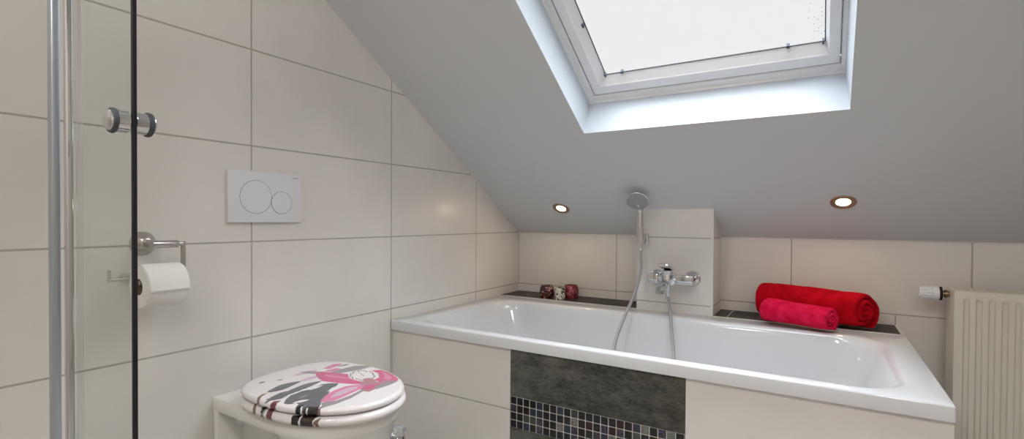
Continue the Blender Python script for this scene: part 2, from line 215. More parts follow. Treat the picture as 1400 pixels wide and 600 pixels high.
M_black = new_mat('black_rubber', (12, 11, 14), .5)
M_greyrub = new_mat('grey_rubber_ring', (70, 76, 84), .55)
M_rad = new_mat('radiator_enamel', (224, 221, 212), .33)
M_dark = new_mat('dark_void', (28, 26, 24), .8)
M_core = new_mat('cardboard_core', (120, 100, 82), .8)
M_grout = new_mat('light_grout', (204, 201, 196), .8)
M_trim = new_mat('white_tile_edge_trim', (222, 220, 216), .35)
M_red = new_mat('red_marking', (175, 20, 40), .4)
M_ink = new_mat('grey_print', (120, 122, 126), .5)

def glass_mat(name, tint, gloss=.08, refl=(.9, .95, .95, 1)):
    m = bpy.data.materials.new(name); m.use_nodes = True; t = m.node_tree; t.nodes.clear()
    o = t.nodes.new('ShaderNodeOutputMaterial'); tr = t.nodes.new('ShaderNodeBsdfTransparent'); gl = t.nodes.new('ShaderNodeBsdfGlossy')
    gl.inputs['Roughness'].default_value = .02; gl.inputs[0].default_value = refl; tr.inputs[0].default_value = tint
    fr = t.nodes.new('ShaderNodeFresnel'); fr.inputs[0].default_value = 1.35; mx = t.nodes.new('ShaderNodeMixShader')
    ml = t.nodes.new('ShaderNodeMath'); ml.operation = 'MULTIPLY'; ml.inputs[1].default_value = gloss
    t.links.new(fr.outputs[0], ml.inputs[0]); t.links.new(ml.outputs[0], mx.inputs[0]); t.links.new(tr.outputs[0], mx.inputs[1]); t.links.new(gl.outputs[0], mx.inputs[2]); t.links.new(mx.outputs[0], o.inputs[0])
    return m, tr
M_glass, _ = glass_mat('shower_glass', (.972, .982, .975, 1), .35)
M_glass2, _ = glass_mat('clear_shower_glass', (.968, .965, .955, 1), .5)
M_pane, tr = glass_mat('window_pane', (1, 1, 1, 1), .5)
t = M_pane.node_tree                        # rain drops in the pane's right part
g = t.nodes.new('ShaderNodeNewGeometry'); vo = t.nodes.new('ShaderNodeTexVoronoi'); vo.inputs['Scale'].default_value = 130
t.links.new(g.outputs['Position'], vo.inputs['Vector'])
sx = t.nodes.new('ShaderNodeSeparateXYZ'); t.links.new(g.outputs['Position'], sx.inputs[0])
def tm(op, a, b):
    x = t.nodes.new('ShaderNodeMath'); x.operation = op
    for i, v in enumerate((a, b)):
        if isinstance(v, bpy.types.NodeSocket): t.links.new(v, x.inputs[i])
        else: x.inputs[i].default_value = v
    return x.outputs[0]
sc = t.nodes.new('ShaderNodeSeparateColor'); t.links.new(vo.outputs['Color'], sc.inputs[0])
dm = tm('MULTIPLY', tm('LESS_THAN', vo.outputs['Distance'], .22), tm('MULTIPLY', tm('GREATER_THAN', sc.outputs[0], .45), tm('GREATER_THAN', sx.outputs[0], 1.475)))
mc = t.nodes.new('ShaderNodeMix'); mc.data_type = 'RGBA'; mc.inputs[6].default_value = (PANE_T, PANE_T, PANE_T, 1); mc.inputs[7].default_value = (PANE_T*.5, PANE_T*.5, PANE_T*.52, 1)
t.links.new(dm, mc.inputs[0]); t.links.new(mc.outputs[2], tr.inputs[0])

def slate_mat(name, lo=(19, 21, 20), hi=(122, 122, 114)):
    m = new_mat(name, rough=.5, spec=.4); nb = N(m); p = nb.pos()
    mp = nb.n('ShaderNodeMapping', (p, None, (.3, .5, .5), (1, 1, 2.2))).outputs[0]
    a = nb.noise(mp, 11, 14, .74); b = nb.noise(mp, 70, 8, .75); d = nb.noise(mp, 2.2, 4)
    k = nb.math('ADD', nb.math('MULTIPLY', a, .6), nb.math('ADD', nb.math('MULTIPLY', b, .35), nb.math('MULTIPLY', d, .22)))
    c = nb.mix(nb.ramp(k, .47, .74), lin(*lo), lin(*hi))
    c = nb.mix(nb.ramp(nb.noise(p, 4, 5), .5, .75, 0., .5), c, lin(62, 56, 44))
    nb.to(c, 'Base Color'); nb.to(nb.ramp(a, .3, .7, .35, .6), 'Roughness'); nb.bump(k, .9, .012); return m
M_slate = slate_mat('dark_slate_tile')
M_slate2 = slate_mat('brown_black_slate_tile', (30, 27, 25), (72, 65, 58))
def terry(name, col, col2):
    m = new_mat(name, col, .95, spec=.1, Sheen_Weight=.5, Sheen_Roughness=.5); nb = N(m)
    p = nb.n('ShaderNodeTexCoord').outputs['Object']
    nb.to(nb.mix(nb.ramp(nb.noise(p, 28, 6), .3, .7), lin(*col), lin(*col2)), 'Base Color')
    m.node_tree.nodes['Principled BSDF'].inputs['Sheen Tint'].default_value = lin(*col2)
    nb.bump(nb.math('ADD', nb.noise(p, 500, 3), nb.math('MULTIPLY', nb.noise(p, 60, 4), .8)), .5, .004); return m
M_tow1 = terry('deep_red_terry', (172, 2, 20), (206, 12, 36))
M_tow2 = terry('raspberry_red_terry', (200, 8, 56), (230, 34, 84))
M_hose = new_mat('silver_spiral_hose', (178, 180, 184), .3, .8); nb = N(M_hose)
zz = nb.n('ShaderNodeSeparateXYZ', (nb.pos(),)).outputs[2]
nb.bump(nb.math('SINE', nb.math('MULTIPLY', zz, 2*PI/.0022)), .5, .0006)
M_paper = new_mat('toilet_paper', (238, 237, 235), .9, spec=.1); nb = N(M_paper); pp = nb.pos()
nb.bump(nb.math('ADD', nb.noise(pp, 220, 3), nb.n('ShaderNodeTexVoronoi', (pp,), ).outputs[0]), .35, .003)

# ---------------------------------------------------------------- the room shell
YF = -(2.4-ZJ)/TT; XR, YB = 3.0, -3.7
def shell_wall(name, x0, x1, mat):          # gable wall following the slope
    prof = [(0, 0), (0, ZJ), (YF, 2.4), (YB, 2.4), (YB, 0)]
    mb = MB(); n = len(prof)
    mb.loft([[Vector((x, y, z)) for y, z in prof] for x in (x0, x1)]); return struct(mb.build(name, mat, smooth=False))
shell_wall('wall_left', 0, -.12, M_left)
shell_wall('wall_right', XR, XR+.12, M_plain)
struct(MB().box((-.12, 0, 0), (XR+.12, .12, ZJ)).build('wall_back', M_back, smooth=False))
struct(MB().box((-.12, YB-.12, 0), (XR+.12, YB, 2.4)).build('wall_front', M_plain, smooth=False))
struct(MB().box((-.12, YB-.12, -.1), (XR+.12, .12, 0)).build('floor', M_floor, smooth=False))
struct(MB().box((-.12, YB-.12, 2.4), (XR+.12, YF, 2.5)).build('ceiling', M_slope, smooth=False))
# slope with the roof window's opening: local rectangle (x, s)
HX0, HX1, HS0, HS1 = .703, 1.590, .790, 1.93
SE = -YF/CT; D = .15
mb = MB()
xs = [-.12, HX0, HX1, XR+.12]; ss = [-.0, HS0, HS1, SE+.0]
for i in range(3):
    for j in range(3):
        if i == 1 and j == 1: continue
        mb.add([SL(xs[i], ss[j], 0), SL(xs[i+1], ss[j], 0), SL(xs[i+1], ss[j+1], 0), SL(xs[i], ss[j+1], 0)], [(0, 1, 2, 3)])
        mb.add([SL(xs[i], ss[j], .3), SL(xs[i+1], ss[j], .3), SL(xs[i+1], ss[j+1], .3), SL(xs[i], ss[j+1], .3)], [(0, 3, 2, 1)])
for a, b in (((xs[0], 0), (xs[3], 0)), ((xs[3], 0), (xs[3], SE)), ((xs[3], SE), (xs[0], SE)), ((xs[0], SE), (xs[0], 0))):
    mb.add([SL(*a, 0), SL(*b, 0), SL(*b, .3), SL(*a, .3)], [(0, 1, 2, 3)])
struct(mb.build('ceiling_slope', M_slope, smooth=False, fix=False))
def lring(x0, x1, s0, s1, n): return [SL(x0, s0, n), SL(x1, s0, n), SL(x1, s1, n), SL(x0, s1, n)]
mb = MB()
mb.loft([lring(HX0, HX1, HS0, HS1, -.0005), lring(HX0-.004, HX1-.012, HS0+.012, HS1, D)], False, False)
mb.loft([lring(HX0-.02, HX1+.02, HS0-.02, HS1+.02, .31), lring(HX0-.02, HX1+.02, HS0-.02, HS1+.02, .29)], False, False)
struct(mb.build('window_1', M_lining, smooth=False, fix=False)); win = bpy.data.objects['window_1']; WL[win.name] = Vector((0, 0, 0))
# steps of the frame read from outside in: (x0, x1, s0, s1, n)
FX0, FX1, FS0, FS1 = .700, 1.579, .803, HS1
def steps(lst): return [lring(*q) for q in lst]
MB().loft(steps([(FX0-.02, FX1+.02, FS0-.02, FS1+.02, D), (FX0, FX1, FS0, FS1, D-.003), (.704, 1.577, .807, FS1-.004, D+.004), (.722, 1.567, .826, FS1-.02, D+.006), (.726, 1.5655, .833, FS1-.024, D+.010), (.726, 1.5655, .833, FS1-.024, D+.045),
                 (FX0-.02, FX1+.02, FS0-.02, FS1+.02, D+.045)]), False, False).build('window_frame', M_sash, win, smooth=False, fix=False)
sash = MB().loft(steps([(.7305, 1.5625, .8385, FS1-.03, D+.045), (.7305, 1.5625, .8385, FS1-.03, D+.008), (.733, 1.561, .841, FS1-.032, D+.005), (.766, 1.534, .879, FS1-.08, D+.005),
                 (.768, 1.532, .8815, FS1-.082, D+.008), (.7945, 1.5225, .912, FS1-.11, D+.032)]), False, False).build('sash', M_sash, win, smooth=False, fix=False)
MB().loft(steps([(.7940, 1.5230, .9115, FS1-.109, D+.031), (.797, 1.5205, .9147, FS1-.113, D+.031), (.797, 1.5205, .9147, FS1-.113, D+.0338)]), False, False).build('gasket', M_gasket, win, smooth=False, fix=False)
MB().loft(steps([(.722, 1.567, .829, FS1-.02, D+.055), (.74, 1.555, .85, FS1-.04, D+.055)]), False, False).build('gap_seal', M_black, win, smooth=False, fix=False)
MB().add(lring(.79, 1.527, .905, FS1-.1, D+.034), [(0, 1, 2, 3)]).build('pane', M_pane, win, smooth=False, fix=False)
def clip(x, s, dx, ds):
    mb = MB(); q = [(x-dx, s-ds), (x+dx, s-ds), (x+dx, s+ds), (x-dx, s+ds)]
    mb.loft([[SL(a, b, n) for a, b in q] for n in (D+.020, D+.033)]); mb.build('clip', M_clip, win, smooth=False)
for x in (.865, 1.42): clip(x, .9205, .0045, .005)
for x, s in ((.797, .918), (1.517, .918), (.7905, 1.155)): clip(x, s, .003, .007)
# roof covering strips outside keep the frame closed to the sky
MB().loft(steps([(HX0-.25, HX1+.25, HS0-.25, HS1+.25, .302), (FX0-.0, FX1+.0, FS0, FS1, D+.045)]), False, False).build('flashing', M_alu, win, smooth=False, fix=False)

# tiled boxing behind the bath with the mixer tap
BX0, BX1, BY = .774, 1.114, -.200
mb = MB(); top = ZJ - BY*TT
pr = [(0, .0), (BY, .0), (BY, top+.004), (0, ZJ+.004)]
mb.loft([[Vector((x, y, z)) for y, z in pr] for x in (BX0, BX1)])
box = struct(mb.build('wall_boxing', M_boxf, smooth=False)); WL[box.name] = Vector((0, 0, 0))
MB().box((BX1-.008, BY-.0012, ZJ-.345), (BX1+.0012, BY+.008, top-.002)).build('edge_trim', M_trim, box, smooth=False)
# grout / sealant lines where surfaces meet
struct(MB().box((0, -.004, ZJ-.003), (BX0, 0, ZJ+.001)).box((BX1, -.004, ZJ-.003), (XR, 0, ZJ+.001)).build('trim_1', M_grout, smooth=False))

# ---------------------------------------------------------------- bath
ZR = ZJ-.345
bath = thing('bathtub', 'white rectangular acrylic bathtub built in along the wall under the sloping ceiling', 'bathtub', (.895, -.615, .1))
R = []
BXA, BXB, BYA, BYB = .001, 1.789, -1.032, -.2015
def rr2(dx, dy, r, z): return rrect(BXA+dx, BXB-dx, BYA+dy, BYB-dy, r, z, 10)
R += [rr2(.010, .010, .004, ZR-.039), rr2(.0, .0, .006, ZR-.039), rr2(0, 0, .006, ZR-.006), rr2(.0015, .0015, .006, ZR-.002), rr2(.005, .005, .006, ZR)]
def op(x0, x1, y0, y1, r, z): return rrect(x0, x1, y0, y1, r, z, 10)
R += [op(.074, 1.730, -.997, -.303, .13, ZR), op(.082, 1.722, -.992, -.312, .13, ZR), op(.088, 1.714, -.987, -.317, .13, ZR-.0015), op(.096, 1.704, -.980, -.323, .135, ZR-.007), op(.103, 1.694, -.973, -.329, .14, ZR-.020), op(.110, 1.682, -.967, -.334, .145, ZR-.045),
      op(.135, 1.65, -.955, -.345, .15, ZR-.12), op(.19, 1.61, -.935, -.362, .16, ZR-.25), op(.25, 1.57, -.91, -.38, .16, ZR-.35), op(.31, 1.52, -.87, -.41, .15, ZR-.395), op(.40, 1.42, -.79, -.46, .1, ZR-.41)]
MB().loft(R, False, True).build('tub', M_acryl, bath, fix=False, angle=50)
mb = MB(); mb.lathe([(.026, 0), (.026, .003), (.022, .005), (0, .006)], (.9, -.62, ZR-.409), (0, 0, 1), 24); mb.build('drain', M_chrome, bath)

sur = thing('bath_surround', 'beige tiled bath front with a dark slate and mosaic panel in the middle', 'bath panel', (.89, -1.0, 0))
YP = -1.020; ZT = ZR-.0395
for a_, b_ in (((.0015, YP, 0), (.5805, YP+.03, ZT)), ((1.1865, YP, 0), (1.787, YP+.03, ZT)), ((1.767, YP+.0305, 0), (1.787, -.001, ZT))):
    MB().box(a_, b_).build('tile_panel', M_bath, sur, smooth=False)
MB().box((.582, YP-.001, 0), (1.185, YP+.03, ZJ-.666)).box((.582, YP-.001, ZJ-.553), (1.185, YP+.03, ZT)).build('slate_panel', M_slate, sur, smooth=False)
for x_ in (.5805, 1.185): MB().box((x_, YP+.0015, .0), (x_+.0015, YP+.02, ZT)).build('joint_strip', M_dark, sur, smooth=False)
random.seed(11)
cols = [(7, 7, 12), (14, 15, 26), (36, 48, 64), (58, 61, 62), (92, 94, 94), (84, 12, 34), (40, 9, 17), (18, 17, 36)]
mm = [M_grout]
for i, cc in enumerate(cols):
    m = new_mat('mosaic_glass_%s' % ('black', 'navy', 'steel_blue', 'grey', 'pale_grey', 'maroon', 'wine', 'swirled_navy')[i], cc, .12, spec=.6)
    if i in (4, 7):
        nb = N(m); p = nb.pos(); w = nb.noise(p, 170, 2)
        nb.to(nb.mix(nb.ramp(nb.math('ABSOLUTE', nb.math('SUBTRACT', w, .5)), .02, .05, 1., 0.), lin(*cc), lin(98, 92, 114) if i == 7 else lin(150, 148, 142)), 'Base Color')
    mm.append(m)
mb = MB(); mb.box((.582, YP+.001, ZJ-.665), (1.185, YP+.03, ZJ-.554)); px = .603/23; pz = .111/4
for i in range(23):
    for j in range(4):
        x = .582+px*i; z = ZJ-.665+pz*j
        w = [7, 5, 2.4, 2.2, .6, 0, .2, 3] if i < 12 else [4, 4, 2, 2, .7, 1.6, 2.2, 3.2]
        mb.rbox((x+.0016, YP-.0015, z+.0016), (x+px-.0016, YP+.004, z+pz-.0016), .0012, 1, random.choices(range(1, 9), w)[0])
mb.build('mosaic_border', mm, sur, smooth=False)

# slate ledges left and right of the boxing
def ledge(x0, x1, cuts, lab, xe=0):
    t = thing('slate_ledge', lab, 'ledge', ((x0+x1)/2, -.1, ZR-.03))
    e = [x0] + cuts + [x1]; mb = MB()
    for a, b in zip(e, e[1:]): mb.rbox((a+.001, -.192, ZR-.03), (b-.001, -.001, ZR+.002), .001, 1)
    mb.build('slate_tiles', M_slate2, t, smooth=False)
    m2 = MB().box((x0, -.2005, ZR-.03), (x1, -.191, ZR+.001))
    for c in cuts: m2.box((c-.0015, -.192, ZR-.02), (c+.0015, -.002, ZR+.0015))
    if xe: m2.box((x1-.001, -.2005, ZR-.03), (x1+.006, 0, ZR+.003))
    m2.build('edge_strip', M_grout if not xe else M_trim, t, smooth=False)
ledge(.002, BX0-.001, [], 'long dark slate ledge behind the bath, left of the tap column, carrying candle glasses')
ledge(BX1+.002, 1.774, [1.172], 'dark slate ledge right of the tap column under the rolled red towels', 1)

# ---------------------------------------------------------------- toilet
YT = -1.577
wc = thing('toilet', 'white wall-hung toilet with a flower-patterned lid beside the bath', 'toilet', (.0, YT, ZJ-.75))
def outline(xb, xf, hw, z, back=.8, n=48):   # D-shaped outline: straight-ish sides, round front
    pts = []; xm = xf - hw*1.22
    for k in range(n+1):
        a = -PI/2 + PI*k/n; c, s_ = math.cos(a), math.sin(a)
        pts.append(Vector((xm + (xf-xm)*abs(c)**.92, YT + hw*math.copysign(abs(s_)**.96, s_), z)))
    m = 10
    for k in range(1, m): t = k/m; pts.append(Vector((xm+(xb-xm)*t, YT+hw*(1-(1-back)*t**2.5), z)))
    pts.append(Vector((xb, YT+hw*back, z))); pts.append(Vector((xb, YT-hw*back, z)))
    for k in range(m-1, 0, -1): t = k/m; pts.append(Vector((xm+(xb-xm)*t, YT-hw*(1-(1-back)*t**2.5), z)))
    return pts
ZC = ZJ-.453
def pinch(ring, w, x0=.16, x1=.34):          # narrow the rear part under the deck
    out = []
    for p in ring:
        t = min(1, max(0, (p.x-x0)/(x1-x0))); t = t*t*(3-2*t); dy = p.y-YT
        lim = w + (10-w)*t if t > .98 else w + (abs(dy)-w)*t
        out.append(Vector((p.x, YT + math.copysign(min(abs(dy), max(w, lim)) if abs(dy) > w else abs(dy), dy), p.z)))
    return out
rings = [outline(.0015, .515, .168, ZC, .985), outline(.0015, .520, .173, ZC-.003, .985), outline(.0015, .520, .174, ZC-.03, .985), outline(.0015, .517, .172, ZC-.038, .985),
         pinch(outline(.0015, .512, .170, ZC-.042, .985), .10), pinch(outline(.0015, .498, .165, ZC-.09, .985), .095), pinch(outline(.0015, .46, .152, ZC-.15, .985), .095), pinch(outline(.0015, .40, .130, ZC-.21, .97), .09),
         pinch(outline(.0015, .32, .105, ZC-.26, .95), .085), pinch(outline(.0015, .25, .09, ZC-.29, .95), .08)]
MB().loft(rings, True, True).build('bowl', M_ceramic, wc, angle=60)
mb = MB(); mb.rbox((.0012, YT-.171, ZC-.26), (.022, YT+.171, ZC-.01), .006, 3)
mb.build('wall_flange', M_ceramic, wc)
for s_ in (-1, 1): MB().lathe([(.012, 0), (.012, .02), (.010, .026), (0, .028)], (.055, YT+s_*.098, ZC-.075), (0, s_, 0), 20).build('bolt_cap', M_plastic, wc)

def in_poly(x, y, P):
    c = False; n = len(P)
    for i in range(n):
        x0, y0 = P[i]; x1, y1 = P[i-1]
        if (y0 > y) != (y1 > y) and x < (x1-x0)*(y-y0)/(y1-y0)+x0: c = not c
    return c
ART_COL = {'W': (238, 234, 236), 'G': (84, 90, 100), 'N': (16, 18, 28), 'O': (52, 46, 40), 'B': (122, 98, 84), 'M': (112, 62, 66), 'S': (150, 142, 150), 'L': (216, 184, 208), 'P': (222, 130, 172), 'K': (212, 84, 138), 'R': (178, 122, 136)}
ART_MATS = {}
m_art = new_mat('printed_gloss_lid', (238, 234, 236), .07, spec=.6, Coat_Weight=.3); nb = N(m_art)
at = m_art.node_tree.nodes.new('ShaderNodeAttribute'); at.attribute_name = 'print'; nb.to(at.outputs['Color'], 'Base Color')
def painted(o, art):
    me = o.data; ca = me.color_attributes.new('print', 'FLOAT_COLOR', 'POINT')
    A = [(lin(*ART_COL[k]), P, min(p[0] for p in P), max(p[0] for p in P), min(p[1] for p in P), max(p[1] for p in P)) for k, P in art]
    base = lin(*ART_COL['W']); org = WL[o.name]; buf = []
    for v in me.vertices:
        x, y = v.co.x+org.x, v.co.y+org.y; col = base
        for c_, P, x0, x1, y0, y1 in A:
            if x0 <= x <= x1 and y0 <= y <= y1 and in_poly(x, y, P): col = c_
        buf += col
    ca.data.foreach_set('color', buf)
def ringscale(z, inset, hw=.186, xb=.070, xf=.540, n=800):
    # egg-shaped seat outline, resampled
    pts = []
    for k in range(n):
        a = 2*PI*k/n; c, s_ = math.cos(a), math.sin(a); xm = .29
        if c >= 0: x = xm + (xf-inset-xm)*abs(c)**.96; y = (hw-inset)*math.copysign(abs(s_)**.98, s_)
        else: x = xm - (xm-xb-inset)*abs(c)**.62; y = (hw-inset)*math.copysign(abs(s_)**.68, s_)
        pts.append(Vector((x, YT+y, z)))
    return pts
def slab(name, z0, z1, dome, art, xf, hw, hole=None, par=None, xb=.070, dense=100):
    r = []; t = z1-z0
    r.append(ringscale(z0, .010, hw, xb, xf)); r.append(ringscale(z0, .003, hw, xb, xf))
    for k in range(25):
        a = PI/2*k/24; r.append(ringscale(z0+t*.35+t*.65*math.sin(a)*.9, t*.7*(1-math.cos(a)), hw, xb, xf))
    base = ringscale(z0+t*.935, t*.7, hw, xb, xf); cx = .29
    for k in range(1, dense):
        f = k/dense
        r.append([Vector((cx+(p.x-cx)*(1-f), YT+(p.y-YT)*(1-f), z0+t*.935+(t*.065+dome)*(1-(1-f)**2))) for p in base])
    o = MB().loft(r, True, True).build(name, m_art, par, angle=80); painted(o, art); return o
slab('seat', ZC+.004, ZC+.028, 0, SEAT_ART, .548, .191, par=wc, dense=30)
slab('lid', ZC+.0315, ZC+.050, .003, LID_ART, .542, .187, par=wc, dense=170)
for s_ in (-1, 1): MB().lathe([(.011, 0), (.011, .05)], (.045, YT+s_*.07-.025, ZC+.014), (0, 1, 0), 16).build('hinge', M_chrome, wc)
for x, y in ((.43, -.135), (.48, .1), (.2, -.165), (.2, .165)):
    MB().lathe([(.007, 0), (.007, .004), (.005, .0055)], (x, YT+y, ZC-.001), (0, 0, 1), 12).build('buffer', M_plastic, wc)

# toilet brush between the toilet and the bath front
br = thing('toilet_brush', 'chrome toilet brush holder with clear faceted knob, behind the toilet front', 'toilet brush', (BRX, BRY, 0))
MB().lathe([(.030, 0), (.030, .004), (.026, .006), (.026, .266), (.024, .269)], (BRX, BRY, 0), (0, 0, 1), 32).build('holder', M_chrome, br)
M_cry = new_mat('clear_acrylic', (235, 238, 242), .05, **{'Transmission_Weight': .85, 'IOR': 1.45})
bm = bmesh.new(); bmesh.ops.create_icosphere(bm, subdivisions=2, radius=.028)
for v in bm.verts: v.co = Vector((v.co.x, v.co.y, v.co.z*.62)) * (1+.1*math.sin(9*math.atan2(v.co.y, v.co.x))) + Vector((BRX, BRY, .286))
MB().bm(bm).build('knob', M_cry, br, smooth=False)

# ---------------------------------------------------------------- flush plate
fp = thing('flush_plate', 'white rectangular dual flush plate with two round buttons above the toilet', 'flush plate', (0, -1.583, ZJ+.141))
Y0, Y1, Z0, Z1 = -1.707, -1.459, ZJ+.0605, ZJ+.2205
MB().rbox((.0, Y0, Z0), (.0115, Y1, Z1), .0018, 3).build('plate', M_plastic, fp)
M_butt = new_mat('button_edge_shadow_gap', (105, 108, 114), .6)
for (cy, cz, r) in ((-1.6195, ZJ+.1405, .0515), (-1.5325, ZJ+.1245, .0355)):
    big = r > .05; cut = []
    n = 72
    def rng(rad, x):
        out = []
        for k in range(n):
            a = 2*PI*k/n; y, z = cy+rad*math.cos(a), cz+rad*math.sin(a)
            out.append(Vector((x, y, z)))
        return out
    if big:
        MB().loft([rng(r, .0114), rng(r, .0120), rng(r-.0008, .01225)], False, True).build('large_button', M_plastic, fp)
        MB().loft([rng(r+.0011, .0116), rng(r+.0011, .0119), rng(r, .0119)], False, False).build('button_gap', M_butt, fp)
    else:
        MB().loft([rng(r, .0114), rng(r, .0128), rng(r-.0008, .01305)], False, True).build('small_button', M_plastic, fp)
        MB().loft([rng(r+.0011, .0116), rng(r+.0011, .01245), rng(r, .01245)], False, False).build('button_gap', M_butt, fp)
tx = bpy.data.curves.new('txt', 'FONT'); tx.body = 'GEBERIT'; tx.size = .0058; tx.extrude = .0001
to = bpy.data.objects.new('txt', tx); C.objects.link(to); bpy.context.view_layer.update()
me = bpy.data.meshes.new_from_object(to); bpy.data.objects.remove(to)
mb = MB(); mb.add([Vector((.0117+v.co.z, -1.4915+v.co.x*.95, ZJ+.206+v.co.y)) for v in me.vertices], [tuple(p.vertices) for p in me.polygons])
mb.build('lettering', M_ink, fp, smooth=False)

# ---------------------------------------------------------------- toilet paper holder, roll, hook
th_ = thing('toilet_paper_holder', 'brushed steel toilet paper holder with round rose on the left wall', 'toilet paper holder', (0, -1.925, ZJ+.008))
yc, zc, xa = -1.925, ZJ+.006, .082
MB().lathe([(.031, 0), (.031, .002), (.029, .005), (.022, .017), (.016, .026), (.013, .028), (0, .029)], (0, yc, zc), (1, 0, 0), 48).build('rose', M_steel, th_)
MB().lathe([(.0105, .0), (.0105, xa-.03)], (.028, yc, zc), (1, 0, 0), 24).build('stem', M_steel, th_)
mb = MB(); mb.lathe([(.0, -.0135), (.0085, -.0135), (.010, -.012), (.010, .046), (.009, .0475)], (xa, yc, zc), (0, 1, 0), 28)
mb.build('sleeve', M_steel, th_)
ye, zb = -1.8645, zc-.094
mb = MB(); mb.tube([(xa, yc+.04, zc), (xa, ye, zc)], .0058, 14); mb.tube([(xa, ye, zc+.0058), (xa, ye, zb-.0058)], .0058, 14)
mb.tube([(xa, ye, zb), (xa, yc-.04, zb)], .0058, 14)
mb.build('bar', M_steel, th_)
tp = thing('toilet_paper_roll', 'white embossed toilet paper roll hanging on the steel holder', 'toilet paper', (xa, -1.915, ZJ-.1))
Rr, zq = .054, zb - .0105
def ringy(rad, y, n=64, zoff=0): return [Vector((xa+rad*math.cos(2*PI*k/n), y, zq+rad*math.sin(2*PI*k/n)+zoff)) for k in range(n)]
ya, yb = -1.967, -1.877
MB().loft([ringy(.0205, ya), ringy(Rr-.002, ya), ringy(Rr, ya+.003), ringy(Rr, yb-.003), ringy(Rr-.002, yb), ringy(.0205, yb)], False, False).build('paper', M_paper, tp, fix=False)
MB().loft([ringy(.0207, ya+.001), ringy(.0207, yb-.001)], False, False).loft([ringy(.0193, ya+.001), ringy(.0193, yb-.001)], False, False).build('core', M_core, tp)
# loose sheet lying over the roll's front
pts = []
for k in range(15):
    a = math.radians(100 - 100*k/14); pts.append((xa+(Rr+.0016)*math.cos(a), zq+(Rr+.0016)*math.sin(a)))
pts += [(xa+Rr+.0022, zq-.004), (xa+Rr+.0035, zq-.010)]
mb = MB()
for ins, off in ((0, 0), (0, .0007)):
    pass
L = len(pts); vs_ = []; fs = []; ny = 24
for i, (x, z) in enumerate(pts):
    for j in range(ny+1):
        y = ya-.0005 + (yb-ya+.001)*j/ny + (.003*(i/L)); zz_ = z + (.0014*math.sin(j*5.1)*(.6+.4*math.sin(j*2.3)) if i == L-1 else 0)
        vs_.append((x, y, zz_))
for i in range(L-1):
    for j in range(ny): k = i*(ny+1)+j; fs.append((k, k+1, k+ny+2, k+ny+1))
sh = MB().add(vs_, fs).build('sheet', M_paper, tp, fix=False)
md = sh.modifiers.new('s', 'SOLIDIFY'); md.thickness = .0009; md.offset = 0
hk = thing('wall_hook', 'small steel hook with an upturned end seen through the shower glass', 'hook', (0, -1.975, ZJ-.08))
MB().lathe([(.016, 0), (.016, .004), (.012, .006), (0, .0065)], (0, -1.962, ZJ-.081), (1, 0, 0), 24).build('rose', M_steel, hk)
MB().tube([(.0, -1.962, ZJ-.081), (.032, -1.962, ZJ-.081)], .005, 12).tube([(.03, -1.957, ZJ-.081), (.03, -2.012, ZJ-.081)], .0045, 12).tube([(.03, -2.009, ZJ-.0855), (.03, -2.009, ZJ-.056)], .0042, 12).build('arm', M_steel, hk)

# ---------------------------------------------------------------- shower enclosure with glass door
se = thing('shower_enclosure', 'frameless glass shower door with slim metal profiles at the left edge', 'shower enclosure', (.6, -2.24, 0))
MB().rbox((.448, -2.2405, .05), (.466, -2.229, 1.95), .002, 2).build('profile', M_alu, se)
mb = MB().rbox((.527, -2.2445, .05), (.5400, -2.2345, 1.95), .003, 3); mb.build('profile', M_chrome, se)
MB().box((.4545, -3.6, .05), (.4605, -2.240, 1.95)).build('fixed_pane', M_glass2, se, smooth=False)
YG = -2.2365
door = MB().box((.540, YG-.003, .06), (.745, YG+.003, 1.94)).build('door', M_glass, se, smooth=False)
MB().rbox((.7435, YG-.0022, .06), (.7490, YG+.0032, 1.94), .0008, 1).build('seal', M_black, door, smooth=False)
MB().rbox((.44, -2.25, 1.94), (.75, -2.225, 1.975), .003, 1).rbox((.44, -3.6, 1.94), (.47, -2.25, 1.975), .003, 1).build('top_rail', M_alu, se)
KX, KZ = .733, ZJ+KNOB_Z
for s_ in (-1, 1):
    q = .84 if s_ < 0 else .98
    K = lambda pr: [(a*.94, b*q) for a, b in pr]
    k = MB().lathe(K([(.0150, .0032), (.0162, .004), (.0158, .006), (.0158, .020)]), (KX, YG, KZ), (0, s_, 0), 40).build('knob', M_chrome, door)
    MB().lathe(K([(.0150, .0185), (.0170, .0192), (.0178, .0210), (.0178, .0235), (.0170, .0255), (.0145, .0262)]), (KX, YG, KZ), (0, s_, 0), 40).build('ring', M_greyrub, k)
    MB().lathe(K([(.0145, .0255), (.0140, .0275), (.0110, .0298), (.006, .0308), (0, .031)]), (KX, YG, KZ), (0, s_, 0), 40).build('cap', M_chrome, k)
st = thing('shower_tray', 'low white shower tray under the glass enclosure', 'shower tray', (.25, -2.9, 0))
MB().rbox((.002, -3.65, .0), (.50, -2.22, .05), .01, 3).build('tray', M_ceramic, st)

